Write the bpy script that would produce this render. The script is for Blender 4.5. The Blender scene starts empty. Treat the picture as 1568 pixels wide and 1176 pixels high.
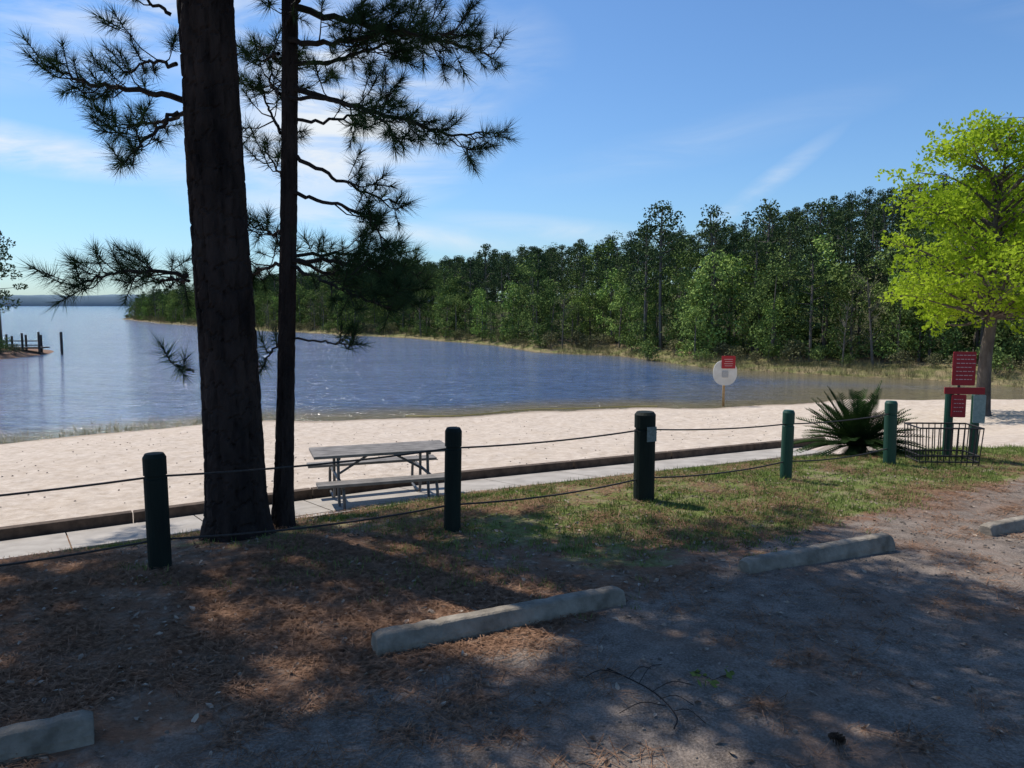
import bpy, math, random
import numpy as np
from mathutils import Vector, Euler
random.seed(7)
rng=np.random.default_rng(11)
scene=bpy.context.scene
COL=scene.collection
# ------------------------------------------------------------------ helpers
class MB:
    def __init__(s): s.V=[];s.F=[];s.n=0
    def add(s,V,F,m=0):
        V=np.asarray(V,float).reshape(-1,3);F=np.asarray(F,int)
        s.V.append(V);s.F.append((F+s.n,m));s.n+=len(V)
    def build(s,name,mats,parent=None,smooth=False,link=True,bevel=0,loc=None,rotz=0):
        me=bpy.data.meshes.new(name)
        V=np.concatenate(s.V);me.vertices.add(len(V));me.vertices.foreach_set('co',V.ravel())
        loops=np.concatenate([f.ravel() for f,m in s.F])
        tot=np.concatenate([np.full(len(f),f.shape[1]) for f,m in s.F])
        mi=np.concatenate([np.full(len(f),m) for f,m in s.F])
        me.loops.add(len(loops));me.loops.foreach_set('vertex_index',loops)
        st=np.concatenate([[0],np.cumsum(tot)[:-1]])
        me.polygons.add(len(tot));me.polygons.foreach_set('loop_start',st)
        me.polygons.foreach_set('material_index',mi)
        me.polygons.foreach_set('use_smooth',np.full(len(tot),smooth))
        me.update(calc_edges=True)
        for m in mats: me.materials.append(m)
        o=bpy.data.objects.new(name,me)
        if link: COL.objects.link(o)
        if parent: o.parent=parent
        if loc is not None: o.location=loc
        o.rotation_euler[2]=rotz
        if bevel:
            b=o.modifiers.new('bevel','BEVEL');b.width=bevel;b.segments=2;b.limit_method='ANGLE'
        return o
def empty(name,loc=(0,0,0),rotz=0):
    e=bpy.data.objects.new(name,None);COL.objects.link(e);e.location=loc;e.rotation_euler[2]=rotz;e.empty_display_size=.3
    return e
def tube(pts,rad,seg=8,caps=True):
    pts=np.asarray(pts,float);k=len(pts);rad=np.broadcast_to(np.asarray(rad,float),(k,))
    T=np.gradient(pts,axis=0);T/=np.linalg.norm(T,axis=1)[:,None]+1e-9
    ax=np.abs(pts[-1]-pts[0]);ref=np.zeros(3);ref[np.argmin(ax)]=1
    A=np.cross(T,ref);A/=np.linalg.norm(A,axis=1)[:,None]+1e-9
    B=np.cross(T,A)
    a=np.linspace(0,2*np.pi,seg,endpoint=False)
    V=pts[:,None,:]+rad[:,None,None]*(np.cos(a)[None,:,None]*A[:,None,:]+np.sin(a)[None,:,None]*B[:,None,:])
    i=np.arange(k-1)[:,None]*seg;j=np.arange(seg)[None,:];j2=(j+1)%seg
    F=np.stack([i+j,i+j2,i+seg+j2,i+seg+j],-1).reshape(-1,4)
    V=V.reshape(-1,3)
    if caps:
        V=np.concatenate([V,pts[:1],pts[-1:]])
        c0=k*seg;jj=np.arange(seg);j3=(jj+1)%seg
        tris=np.concatenate([np.stack([jj*0+c0,j3,jj],-1),np.stack([jj*0+c0+1,(k-1)*seg+jj,(k-1)*seg+j3],-1)])
        return V,F,tris
    return V,F,None
def addtube(mb,pts,rad,seg=8,m=0,caps=True):
    V,F,t=tube(pts,rad,seg,caps);n0=mb.n;mb.add(V,F,m)
    if t is not None: mb.F.append((t+n0,m))
def addbox(mb,c,size,m=0,R=None):
    h=np.array(size)/2
    V=np.array([[x,y,z] for x in(-1,1) for y in(-1,1) for z in(-1,1)])*h
    if R is not None: V=V@np.array(R).T
    mb.add(V+np.array(c),[[0,1,3,2],[4,6,7,5],[0,4,5,1],[2,3,7,6],[0,2,6,4],[1,5,7,3]],m)
def smooth_path(pts,n):
    P=np.asarray(pts,float);k=len(P)
    P=np.vstack([2*P[0]-P[1],P,2*P[-1]-P[-2]])
    out=[]
    for u in np.linspace(0,k-1-1e-6,n):
        i=int(u);f=u-i;p0,p1,p2,p3=P[i],P[i+1],P[i+2],P[i+3]
        out.append(.5*((2*p1)+(-p0+p2)*f+(2*p0-5*p1+4*p2-p3)*f*f+(-p0+3*p1-3*p2+p3)*f**3))
    return np.array(out)
def vnoise(x,y,seed=0):
    xi=np.floor(x).astype(np.int64);yi=np.floor(y).astype(np.int64);fx=x-xi;fy=y-yi
    fx=fx*fx*(3-2*fx);fy=fy*fy*(3-2*fy)
    def hs(a,b):
        v=(a*374761393+b*668265263+seed*1442695)&0x7fffffff
        v=((v^(v>>13))*1274126177)&0x7fffffff
        return ((v^(v>>16))&0xffff)/65535.
    return (hs(xi,yi)*(1-fx)+hs(xi+1,yi)*fx)*(1-fy)+(hs(xi,yi+1)*(1-fx)+hs(xi+1,yi+1)*fx)*fy
def fbm(x,y,seed=0,o=4):
    r=0;a=.5
    for k in range(o): r=r+a*vnoise(x*2**k,y*2**k,seed+k);a*=.5
    return r
def sstep(a,b,x):
    u=np.clip((x-a)/(b-a),0,1);return u*u*(3-2*u)
# ------------------------------------------------------------------ node helpers
def newmat(name):
    m=bpy.data.materials.new(name);m.use_nodes=True;nt=m.node_tree;nt.nodes.clear()
    out=nt.nodes.new('ShaderNodeOutputMaterial')
    return m,nt,out
def N(nt,t,**k):
    n=nt.nodes.new(t)
    for a,b in k.items(): setattr(n,a,b)
    return n
def noise(nt,vec,scale,detail=4,rough=.55,dist=0):
    n=N(nt,'ShaderNodeTexNoise');n.inputs['Scale'].default_value=scale;n.inputs['Detail'].default_value=detail
    n.inputs['Roughness'].default_value=rough;n.inputs['Distortion'].default_value=dist
    if vec: nt.links.new(vec,n.inputs['Vector'])
    return n.outputs['Fac']
def mapr(nt,v,a,b,c=0,d=1):
    n=N(nt,'ShaderNodeMapRange');n.inputs[1].default_value=a;n.inputs[2].default_value=b;n.inputs[3].default_value=c;n.inputs[4].default_value=d
    nt.links.new(v,n.inputs[0]);return n.outputs[0]
def mixc(nt,f,a,b,bt='MIX'):
    n=N(nt,'ShaderNodeMix');n.data_type='RGBA';n.blend_type=bt
    for s,v in ((n.inputs[0],f),(n.inputs[6],a),(n.inputs[7],b)):
        if isinstance(v,(int,float)): s.default_value=v
        elif isinstance(v,tuple): s.default_value=(*v,1)
        else: nt.links.new(v,s)
    return n.outputs[2]
def math_(nt,op,a,b=0):
    n=N(nt,'ShaderNodeMath');n.operation=op
    for s,v in ((n.inputs[0],a),(n.inputs[1],b)):
        if isinstance(v,(int,float)): s.default_value=v
        else: nt.links.new(v,s)
    return n.outputs[0]
def simple(name,c1,c2,scale=8,rough=.8,bump=.3,bdist=.01,detail=5,spec=.3,stretch=None,metal=0):
    m,nt,out=newmat(name)
    tc=N(nt,'ShaderNodeTexCoord');vec=tc.outputs['Object']
    if stretch:
        mp=N(nt,'ShaderNodeMapping');mp.inputs['Scale'].default_value=stretch;nt.links.new(vec,mp.inputs[0]);vec=mp.outputs[0]
    f=noise(nt,vec,scale,detail,.6)
    f2=mapr(nt,f,.3,.7)
    c=mixc(nt,f2,c1,c2)
    p=N(nt,'ShaderNodeBsdfPrincipled');p.inputs['Roughness'].default_value=rough;p.inputs['Specular IOR Level'].default_value=spec;p.inputs['Metallic'].default_value=metal
    nt.links.new(c,p.inputs['Base Color'])
    if bump:
        f3=noise(nt,vec,scale*4,4,.6)
        b=N(nt,'ShaderNodeBump');b.inputs['Strength'].default_value=bump;b.inputs['Distance'].default_value=bdist
        nt.links.new(f3,b.inputs['Height']);nt.links.new(b.outputs[0],p.inputs['Normal'])
    nt.links.new(p.outputs[0],out.inputs[0]);return m
def foliage(name,c1,c2,transl=.35,nscale=1.2,inst=True,nw=.45):
    m,nt,out=newmat(name)
    if inst:
        oi=N(nt,'ShaderNodeObjectInfo');f=oi.outputs['Random']
        if nscale:
            tc=N(nt,'ShaderNodeTexCoord');f0=noise(nt,tc.outputs['Object'],nscale,1)
            f=math_(nt,'ADD',math_(nt,'MULTIPLY',mapr(nt,f0,.3,.7),nw),math_(nt,'MULTIPLY',f,1-nw))
    else:
        tc=N(nt,'ShaderNodeTexCoord');f=mapr(nt,noise(nt,tc.outputs['Object'],nscale,1,.6),.32,.68)
    c=mixc(nt,f,c1,c2)
    d=N(nt,'ShaderNodeBsdfDiffuse')
    nt.links.new(c,d.inputs['Color'])
    if transl<=0:
        nt.links.new(d.outputs[0],out.inputs[0]);return m
    t=N(nt,'ShaderNodeBsdfTranslucent');mx=N(nt,'ShaderNodeMixShader');mx.inputs[0].default_value=transl
    c2_=mixc(nt,.4,c,(.9,1.0,.3),'MULTIPLY');nt.links.new(c2_,t.inputs['Color'])
    nt.links.new(d.outputs[0],mx.inputs[1]);nt.links.new(t.outputs[0],mx.inputs[2]);nt.links.new(mx.outputs[0],out.inputs[0])
    return m
# ------------------------------------------------------------------ instancer
def instancer(name,protos,pos,rot,scl,idx,parent=None,realize=True):
    c=bpy.data.collections.new(name+'_parts')
    for i,o in enumerate(protos): c.objects.link(o)
    me=bpy.data.meshes.new(name);n=len(pos);me.vertices.add(n);me.vertices.foreach_set('co',np.asarray(pos,float).ravel())
    a=me.attributes.new('rot','FLOAT_VECTOR','POINT');a.data.foreach_set('vector',np.asarray(rot,float).ravel())
    a=me.attributes.new('scl','FLOAT','POINT');a.data.foreach_set('value',np.asarray(scl,float).ravel())
    a=me.attributes.new('idx','INT','POINT');a.data.foreach_set('value',np.asarray(idx,np.int32).ravel())
    o=bpy.data.objects.new(name,me);COL.objects.link(o)
    if parent: o.parent=parent
    g=bpy.data.node_groups.new(name,'GeometryNodeTree')
    g.interface.new_socket('Geometry',in_out='INPUT',socket_type='NodeSocketGeometry')
    g.interface.new_socket('Geometry',in_out='OUTPUT',socket_type='NodeSocketGeometry')
    gi=g.nodes.new('NodeGroupInput');go=g.nodes.new('NodeGroupOutput')
    ci=g.nodes.new('GeometryNodeCollectionInfo');ci.inputs['Collection'].default_value=c
    ci.inputs['Separate Children'].default_value=True;ci.inputs['Reset Children'].default_value=True
    ip=g.nodes.new('GeometryNodeInstanceOnPoints');ip.inputs['Pick Instance'].default_value=True
    def na(nm,dt):
        x=g.nodes.new('GeometryNodeInputNamedAttribute');x.data_type=dt;x.inputs['Name'].default_value=nm;return x.outputs['Attribute']
    er=g.nodes.new('FunctionNodeEulerToRotation')
    L=g.links.new
    L(gi.outputs[0],ip.inputs['Points']);L(ci.outputs[0],ip.inputs['Instance']);L(na('idx','INT'),ip.inputs['Instance Index'])
    L(na('rot','FLOAT_VECTOR'),er.inputs[0]);L(er.outputs[0],ip.inputs['Rotation']);L(na('scl','FLOAT'),ip.inputs['Scale'])
    if realize:
        rz=g.nodes.new('GeometryNodeRealizeInstances');L(ip.outputs[0],rz.inputs[0]);L(rz.outputs[0],go.inputs[0])
    else: L(ip.outputs[0],go.inputs[0])
    md=o.modifiers.new('instances','NODES');md.node_group=g
    return o
# ------------------------------------------------------------------ terrain
NSx=[-60,-25,-15.5,-11,-4.4,3,8.5,14.7,26,60];NSy=[10,19,23.9,27.2,29,31.1,32.3,34.3,35,30]
FYx=[-3000,-135,-125,-112,-80,-40,-15,-2,2,8.8,13.7,19.7,26,60,3000];FYy=[2600,2600,400,228,178,127,101,83,69,64,52,46,40,37,37]
HMx=[-120,-60,0,18,30,45,90];HMy=[1.0,2.6,4.2,4.4,5.8,9.2,11]
def NSf(x): return np.interp(x,NSx,NSy)+.35*np.sin(x*.5)+.2*np.sin(x*1.3+1)
def FYf(x): return np.interp(x,FYx,FYy)+.8*np.sin(x*.35)+.5*np.sin(x*.9)
def ST(x,y):
    dx=x+2.8;dy=y-6.2
    return -.538*dx+.843*dy,.843*dx+.538*dy
def XY(s,t): return -2.8-.538*s+.843*t, 6.2+.843*s+.538*t
def H(x,y):
    x=np.asarray(x,float);y=np.asarray(y,float)
    s,t=ST(x,y)
    zt=-.03*np.clip(t-4,0,12)
    zn=np.interp(s,[0,1,2,3,4.4,5],[0,-.12,-.37,-.63,-.76,-.80])+zt
    d=NSf(x)-y
    k=np.clip((s-5)/np.maximum(1e-3,(s-5)+np.maximum(d,0)*.843),0,1)
    z=np.where(s>5,zn+(-2.1-zn)*k,zn)
    z=np.minimum(z,-2.1+.2*np.maximum(d,0))
    z=np.where(d<0,np.maximum(-2.1+.06*d,-4),z)
    d2=y-FYf(x)
    hill=np.interp(x,HMx,HMy)*sstep(0,58,d2)
    zf=np.where(d2<0,np.maximum(-2.1+.06*d2,-4),-2.1+np.minimum(d2*.08,.5)+hill)
    z=np.where(d<0,np.maximum(z,zf),z)
    r=np.hypot(x+49,(y-63)*.8)
    z=np.maximum(z,-2.1+1.0*(1-(r/10)**2)-1e-3)
    return z
def hz(x,y): return float(H(x,y))
def grow(a,step,g,end):
    out=[];v=a;st=step
    while abs(v-a)<abs(end-a):
        st*=g;v+=st if end>a else -st;out.append(v)
    return out
xs=np.array(sorted(grow(-9,.1,1.035,-3500))+list(np.arange(-9,13,.1))+grow(13,.1,1.035,3500))
ys=np.array(sorted(grow(1,.12,1.08,-300))+list(np.arange(1,15,.09))+list(np.arange(15,38,.25))+list(np.arange(38,140,.8))+grow(140,1,1.06,4500))
X,Y=np.meshgrid(xs,ys)
Z=H(X,Y)
S,T=ST(X,Y)
D=NSf(X)-Y;D2=Y-FYf(X)
onpath=sstep(1.7,2.1,S)*(1-sstep(4.5,4.8,S))
def lotf(s,t): return 1-sstep(-2.9,-2.0,s-np.interp(t,[-2,2,5,8],[-.3,-.2,.35,.7]))
def palef(s,t): return sstep(0,.5,s-np.interp(t,[0,8.5,9.5,11,14],[3.4,3.2,1.2,.2,-.9]))*sstep(7.5,9,t)
def grassf(s,t):
    g=sstep(-3.0,3.2,t*.8+s*.75-1.4)*(1-lotf(s,t))*(1-sstep(2.9,3.3,s))
    return np.clip(g*1.04,0,1)
sandz=sstep(4.4,4.55,S)*sstep(-.5,.2,D)
sandz=np.maximum(sandz,palef(S,T)*sstep(-.5,.2,D))
n_=(fbm(X*.9,Y*.9,3)-.47)*.06*(1-onpath)
foot=(fbm(X*3.1,Y*3.1,9)-.47)*.12*sstep(4.6,5.3,S)*sstep(.3,2,D)
near=(Y<60)&(D>0)
Z2=Z+np.where(near,n_+foot,0)+np.where((D2>3)&(D<0),(fbm(X*.2,Y*.2,5)-.47)*.6,0)
lot=lotf(S,T);grass=grassf(S,T)
marsh=np.where(D2>-.2,1-sstep(4,9,D2),0)*(D<0)
wet=(1-sstep(.15,1.1,D))*(D>-1)
terr=MB();r_,c_=X.shape
ii=(np.arange(r_-1)[:,None]*c_+np.arange(c_-1)[None,:]).ravel()
terr.add(np.stack([X,Y,Z2],-1).reshape(-1,3),np.stack([ii,ii+1,ii+c_+1,ii+c_],-1))
m,nt,out=newmat('ground_material')
tc=N(nt,'ShaderNodeTexCoord');P=tc.outputs['Object']
za=N(nt,'ShaderNodeAttribute',attribute_name='zone');zb=N(nt,'ShaderNodeAttribute',attribute_name='zone2')
sp=N(nt,'ShaderNodeSeparateColor');nt.links.new(za.outputs['Color'],sp.inputs[0])
sp2=N(nt,'ShaderNodeSeparateColor');nt.links.new(zb.outputs['Color'],sp2.inputs[0])
nA=noise(nt,P,.9,4,.6);nB=noise(nt,P,22,4,.7);nC=noise(nt,P,5,4,.65);nD=noise(nt,P,70,2,.7)
mp=N(nt,'ShaderNodeMapping');mp.inputs['Scale'].default_value=(14,90,30);mp.inputs['Rotation'].default_value=(0,0,.6);nt.links.new(P,mp.inputs[0])
nS=noise(nt,mp.outputs[0],1.5,3,.7,1.5)
straw=mixc(nt,mapr(nt,nS,.35,.65),(.095,.047,.029),(.34,.19,.115))
straw=mixc(nt,mapr(nt,nB,.4,.62),straw,(.19,.108,.068))
dirt=mixc(nt,mapr(nt,nB,.35,.65),(.12,.083,.058),(.31,.225,.165))
base=mixc(nt,mapr(nt,nC,.42,.6),straw,dirt)
grs=mixc(nt,mapr(nt,nB,.35,.65),(.08,.11,.025),(.20,.235,.065))
grs=mixc(nt,mapr(nt,nC,.46,.60,0,.7),grs,(.27,.205,.13))
gm=mapr(nt,math_(nt,'ADD',sp.outputs[1],math_(nt,'MULTIPLY',math_(nt,'SUBTRACT',math_(nt,'ADD',math_(nt,'MULTIPLY',nA,.6),math_(nt,'MULTIPLY',nC,.4)),.5),2.8)),.46,.68)
base=mixc(nt,gm,base,grs)
lotc=mixc(nt,mapr(nt,nC,.35,.65),(.13,.105,.085),(.26,.21,.17))
lotc=mixc(nt,mapr(nt,nD,.5,.7,0,.55),lotc,(.36,.30,.25))
lotc=mixc(nt,mapr(nt,nD,.5,.3,0,.5),lotc,(.05,.042,.036))
lotc=mixc(nt,mapr(nt,nA,.5,.64,0,.6),lotc,(.20,.12,.08))
lm=mapr(nt,math_(nt,'ADD',sp.outputs[2],math_(nt,'MULTIPLY',math_(nt,'SUBTRACT',math_(nt,'ADD',math_(nt,'MULTIPLY',nC,.5),math_(nt,'MULTIPLY',nA,.5)),.5),2.2)),.45,.8)
base=mixc(nt,lm,base,lotc)
sand=mixc(nt,mapr(nt,nC,.35,.65),(.45,.365,.285),(.61,.52,.43))
sand=mixc(nt,mapr(nt,nA,.45,.7,0,.35),sand,(.50,.40,.30))
sand=mixc(nt,mapr(nt,nD,.55,.75,0,.45),sand,(.34,.26,.195))
sm=mapr(nt,math_(nt,'ADD',sp.outputs[0],math_(nt,'MULTIPLY',math_(nt,'SUBTRACT',nC,.5),.6)),.4,.6)
base=mixc(nt,sm,base,sand)
mc=mixc(nt,mapr(nt,nA,.4,.6),(.15,.16,.055),(.27,.215,.12))
base=mixc(nt,sp2.outputs[0],base,mc)
base=mixc(nt,mapr(nt,sp2.outputs[1],0,1,0,.7),base,(.26,.20,.14))
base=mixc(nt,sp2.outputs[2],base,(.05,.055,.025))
bp=N(nt,'ShaderNodeBsdfPrincipled');bp.inputs['Roughness'].default_value=.95;bp.inputs['Specular IOR Level'].default_value=.1
bu=N(nt,'ShaderNodeBump');bu.inputs['Strength'].default_value=.85;bu.inputs['Distance'].default_value=.035
hh=math_(nt,'ADD',math_(nt,'MULTIPLY',nB,.6),math_(nt,'MULTIPLY',nD,.4));nt.links.new(hh,bu.inputs['Height'])
nt.links.new(bu.outputs[0],bp.inputs['Normal']);nt.links.new(base,bp.inputs['Base Color']);nt.links.new(bp.outputs[0],out.inputs[0])
ground=terr.build('ground',[m],smooth=True)
def cattr(o,nm,r,g,b):
    a=o.data.attributes.new(nm,'FLOAT_COLOR','POINT')
    a.data.foreach_set('color',np.stack([r,g,b,np.ones_like(r)],-1).astype(np.float32).ravel())
cattr(ground,'zone',sandz.ravel(),grass.ravel(),lot.ravel())
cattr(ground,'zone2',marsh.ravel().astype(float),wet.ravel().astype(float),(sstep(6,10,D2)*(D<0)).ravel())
# ------------------------------------------------------------------ water
wx=np.array(sorted(grow(-30,.5,1.05,-3500))+list(np.arange(-30,40,.5))+grow(40,.5,1.06,3500))
wy=np.array(list(np.arange(15,90,.5))+grow(90,.5,1.06,4400))
WX,WY=np.meshgrid(wx,wy);r_,c_=WX.shape
w=MB();ii=(np.arange(r_-1)[:,None]*c_+np.arange(c_-1)[None,:]).ravel()
w.add(np.stack([WX,WY,np.full_like(WX,-2.1)],-1).reshape(-1,3),np.stack([ii,ii+1,ii+c_+1,ii+c_],-1))
dd=np.minimum(WY-NSf(WX),FYf(WX)-WY)
shal_refl=np.maximum(1-sstep(.5,5,WY-NSf(WX)), sstep(2,16,WX)*(1-sstep(2,13,dd)))  # shallows, plus the right channel's tree reflection painted as brown
shal_refl=np.maximum(shal_refl,1-sstep(0,3,dd))
m,nt,out=newmat('water_material')
tc=N(nt,'ShaderNodeTexCoord');P=tc.outputs['Object']
at_=N(nt,'ShaderNodeAttribute',attribute_name='shallow_refl')
mp=N(nt,'ShaderNodeMapping');mp.inputs['Scale'].default_value=(.5,1.9,1);mp.inputs['Rotation'].default_value=(0,0,.15);nt.links.new(P,mp.inputs[0])
n1=noise(nt,mp.outputs[0],1.2,4,.6,.4);n2=noise(nt,mp.outputs[0],.12,3,.5)
n3=noise(nt,mp.outputs[0],3,2,.6)
col=mixc(nt,mapr(nt,n2,.35,.65),(.075,.13,.245),(.11,.17,.30))  # blue of the reflected sky is put into the base colour
col=mixc(nt,mapr(nt,n3,.42,.60,0,.6),col,(.025,.05,.11))  # ripple shading painted in as darker streaks
col=mixc(nt,mapr(nt,at_.outputs['Fac'],0,1),col,(.18,.15,.09))
bp=N(nt,'ShaderNodeBsdfPrincipled');bp.inputs['Roughness'].default_value=.10;bp.inputs['IOR'].default_value=1.33;bp.inputs['Specular IOR Level'].default_value=.5
bu=N(nt,'ShaderNodeBump');bu.inputs['Strength'].default_value=1;bu.inputs['Distance'].default_value=.5
nt.links.new(math_(nt,'ADD',n1,math_(nt,'MULTIPLY',n3,.35)),bu.inputs['Height']);nt.links.new(bu.outputs[0],bp.inputs['Normal'])
nt.links.new(col,bp.inputs['Base Color']);nt.links.new(bp.outputs[0],out.inputs[0])
water=w.build('lake_water',[m],smooth=True)
a=water.data.attributes.new('shallow_refl','FLOAT','POINT');a.data.foreach_set('value',shal_refl.ravel().astype(np.float32))
# distant shore
dh=MB();xx=np.linspace(-2600,-60,260);rows=[]
for k,(yy,f) in enumerate([(1950,0),(1960,.75),(2060,1),(2300,0.5)]):
    zz=-2.3+f*(24+8*(fbm(xx*.004,xx*0,2)-.5)*2+3*fbm(xx*.05,xx*0+k,4))
    rows.append(np.stack([xx,np.full_like(xx,yy),zz],-1))
V=np.concatenate(rows);n=260;ii=(np.arange(3)[:,None]*n+np.arange(n-1)[None,:]).ravel()
dh.add(V,np.stack([ii,ii+1,ii+n+1,ii+n],-1))
dh.build('distant_hills',[simple('hazy_distant_woods',(.10,.16,.20),(.13,.19,.24),.02,1,0)],smooth=True)  # aerial haze is baked into the bluish colour
# ------------------------------------------------------------------ materials
M_bark=simple('pine_bark',(.012,.010,.010),(.055,.04,.034),5,.95,1,.03,6,.1,(1,1,.35))
M_twig=simple('twig_bark',(.016,.012,.011),(.04,.03,.025),10,.9,0)
M_needle=foliage('pine_needles',(.018,.036,.018),(.06,.10,.045),.22,5,False)
M_farpine=foliage('far_pine_foliage',(.028,.054,.026),(.10,.135,.055),0,.6,True,.25)
M_fardec=foliage('far_leaf_foliage',(.065,.115,.036),(.20,.255,.075),0,.6,True,.25)
M_farlight=foliage('far_spring_foliage',(.19,.30,.07),(.30,.39,.11),0,.6)
M_fartrunk=simple('far_trunk',(.09,.077,.065),(.18,.16,.135),2,.9,0)
M_shrub=foliage('shrub_foliage',(.12,.125,.06),(.22,.20,.10),0,1)
M_green=foliage('spring_leaves',(.24,.35,.025),(.42,.54,.05),.5,.6,False)
M_dbark=simple('grey_bark',(.07,.055,.045),(.17,.14,.115),6,.9,.8,.02,6,.1,(1,1,.4))
M_conc=simple('concrete',(.28,.25,.215),(.42,.38,.33),3,.9,.4,.01)
M_stop=simple('weathered_concrete',(.14,.12,.092),(.33,.285,.225),7,.95,.8,.015)
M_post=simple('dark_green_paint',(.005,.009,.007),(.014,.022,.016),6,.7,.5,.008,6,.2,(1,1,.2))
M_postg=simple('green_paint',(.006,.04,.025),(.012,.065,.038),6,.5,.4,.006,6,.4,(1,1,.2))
M_wood=simple('border_timber',(.05,.036,.027),(.14,.10,.072),6,.9,.6,.01,6,.2)
M_cable=simple('cable',(.02,.018,.018),(.05,.045,.04),30,.7,0)
M_black=simple('black_iron',(.012,.012,.013),(.03,.028,.028),20,.55,0)
M_metal=simple('painted_pipe',(.06,.06,.06),(.12,.12,.12),12,.45,0,spec=.5)
M_tabletop=simple('table_boards',(.11,.10,.09),(.23,.21,.19),5,.75,.3,.005)
M_red=simple('red_sign',(.30,.015,.02),(.38,.02,.028),4,.5,0)
M_cream=simple('cream_sign',(.55,.53,.47),(.68,.66,.60),4,.5,0)
M_pink=simple('faded_lettering',(.5,.3,.28),(.6,.38,.36),4,.6,0)
M_ply=simple('post_wood',(.35,.22,.10),(.5,.33,.16),8,.8,.3)
# ------------------------------------------------------------------ distant tree prototypes
def rnd_leaves(C,size,rg,flat=0.0):
    n=len(C);A=rg.normal(size=(n,3));A/=np.linalg.norm(A,axis=1)[:,None]
    A[:,2]*=(1-flat);A/=np.linalg.norm(A,axis=1)[:,None]
    B=np.cross(A,rg.normal(size=(n,3)));B/=np.linalg.norm(B,axis=1)[:,None]
    sz=np.broadcast_to(size,(n,))[:,None]*rg.uniform(.65,1.3,(n,1))
    V=np.stack([C-A*sz*.5,C+B*sz*.3,C+A*sz*.5,C-B*sz*.3],1).reshape(-1,3)
    return V,np.arange(4*n).reshape(-1,4)
def ball(n,rg):
    v=rg.normal(size=(n,3));v/=np.linalg.norm(v,axis=1)[:,None];return v*rg.uniform(.35,1,(n,1))**.6
def proto_pine(name,seed,h0,full=1.0,n=17,R=1.7):
    rg=np.random.default_rng(seed);mb=MB()
    p=np.array([[0,0,-.5],[rg.uniform(-.1,.1),0,4],[rg.uniform(-.2,.2),rg.uniform(-.2,.2),8],[rg.uniform(-.2,.2),0,9.7]])
    P_=smooth_path(p,8);addtube(mb,P_,np.linspace(.14,.04,8),5,0,False)
    for k in range(n):
        u=k/(n-1);z=h0+(9.7-h0)*u**.9
        r=R*(math.sin(math.pi*min(1,.22+.75*u*.95+.05))**.8)*rg.uniform(.45,1.05)
        if u>.9:r*=.4
        a=k*2.4+rg.uniform(-.5,.5);c=np.array([math.cos(a)*r,math.sin(a)*r,z+rg.uniform(-.15,.25)])
        addtube(mb,[[0,0,z-.35],c*[.6,.6,1]-[0,0,.15],c],[.04,.025,.01],3,0,False)
        sz=rg.uniform(.5,.95)
        V,F=rnd_leaves(c+ball(int(85*full),rg)*np.array([sz,sz,sz*.6]),.21,rg);mb.add(V,F,1)
    return mb.build(name,[M_fartrunk,M_farpine],link=False)
def proto_dec(name,seed,mat,h=6,R=1.7,z0=.8,n=26,ls=.19):
    rg=np.random.default_rng(seed);mb=MB()
    addtube(mb,[[0,0,-.5],[.1,0,h*.4],[0,.1,h*.85]],[.12,.08,.02],5,0,False)
    for k in range(n):
        u=rg.uniform(0,1);z=z0+(h-z0)*u
        r=R*math.sqrt(max(.05,1-(2*u-.85)**2/1.35))*math.sqrt(rg.uniform(.1,1));a=rg.uniform(0,6.28)
        c=np.array([math.cos(a)*r,math.sin(a)*r,z]);sz=rg.uniform(.45,.85)
        V,F=rnd_leaves(c+ball(76,rg)*np.array([sz,sz,sz*.75]),ls,rg);mb.add(V,F,1)
    return mb.build(name,[M_fartrunk,mat],link=False)
def proto_bare(name,seed):
    rg=np.random.default_rng(seed);mb=MB()
    addtube(mb,[[0,0,-.5],[.15,0,2.5],[.05,.1,5.5]],[.09,.06,.015],5,0,False)
    for k in range(26):
        z=rg.uniform(1,5);a=rg.uniform(0,6.28);l=rg.uniform(.4,1.2)
        q=np.array([math.cos(a)*l,math.sin(a)*l,z+l*.9]);addtube(mb,[[.1,0,z],q*.5+np.array([.05,0,z])*.5,q],[.02,.014,.006],3,0,False)
        V,F=rnd_leaves(q+ball(10,rg)*.35,.15,rg);mb.add(V,F,1)
    return mb.build(name,[M_fartrunk,M_shrub],link=False)
def proto_shrub(name,seed,mat):
    rg=np.random.default_rng(seed);mb=MB()
    for k in range(14):
        a=rg.uniform(0,6.28);r=rg.uniform(0,1.0);z=rg.uniform(.25,1.25);c=np.array([math.cos(a)*r,math.sin(a)*r,z])
        addtube(mb,[[0,0,-.2],c],[.02,.008],3,0,False)
        V,F=rnd_leaves(c+ball(44,rg)*.45,.15,rg);mb.add(V,F,1)
    return mb.build(name,[M_fartrunk,mat],link=False)
protos=[proto_pine('t00_pine',1,4.6),proto_pine('t01_pine',2,4.2,1,20,1.9),proto_pine('t02_pine',3,6,1.1,15,1.9),proto_pine('t03_pine',4,3,1,24,1.8),
 proto_dec('t04_hardwood',5,M_fardec),proto_dec('t05_hardwood',6,M_fardec,7,1.9,.6,32),proto_dec('t06_hardwood',7,M_farlight,6,1.5,.7,24),proto_dec('t07_hardwood',8,M_fardec,5,2.0,.3,28),
 proto_bare('t08_bare',9),proto_shrub('t09_shrub',10,M_shrub),proto_shrub('t10_shrub',11,M_fardec),proto_dec('t11_hardwood',12,M_farlight,5.2,1.9,.4,28)]
pos=[];rot=[];scl=[];idx=[]
def put(x,y,i,s):
    pos.append((x,y,hz(x,y)-.05));rot.append((rng.normal()*.03,rng.normal()*.03,rng.uniform(0,6.28)));scl.append(s);idx.append(i)
HS=lambda x:np.interp(x,[-125,-100,-60,-20,20,60],[.62,.8,.92,.93,.86,.98])
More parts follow.
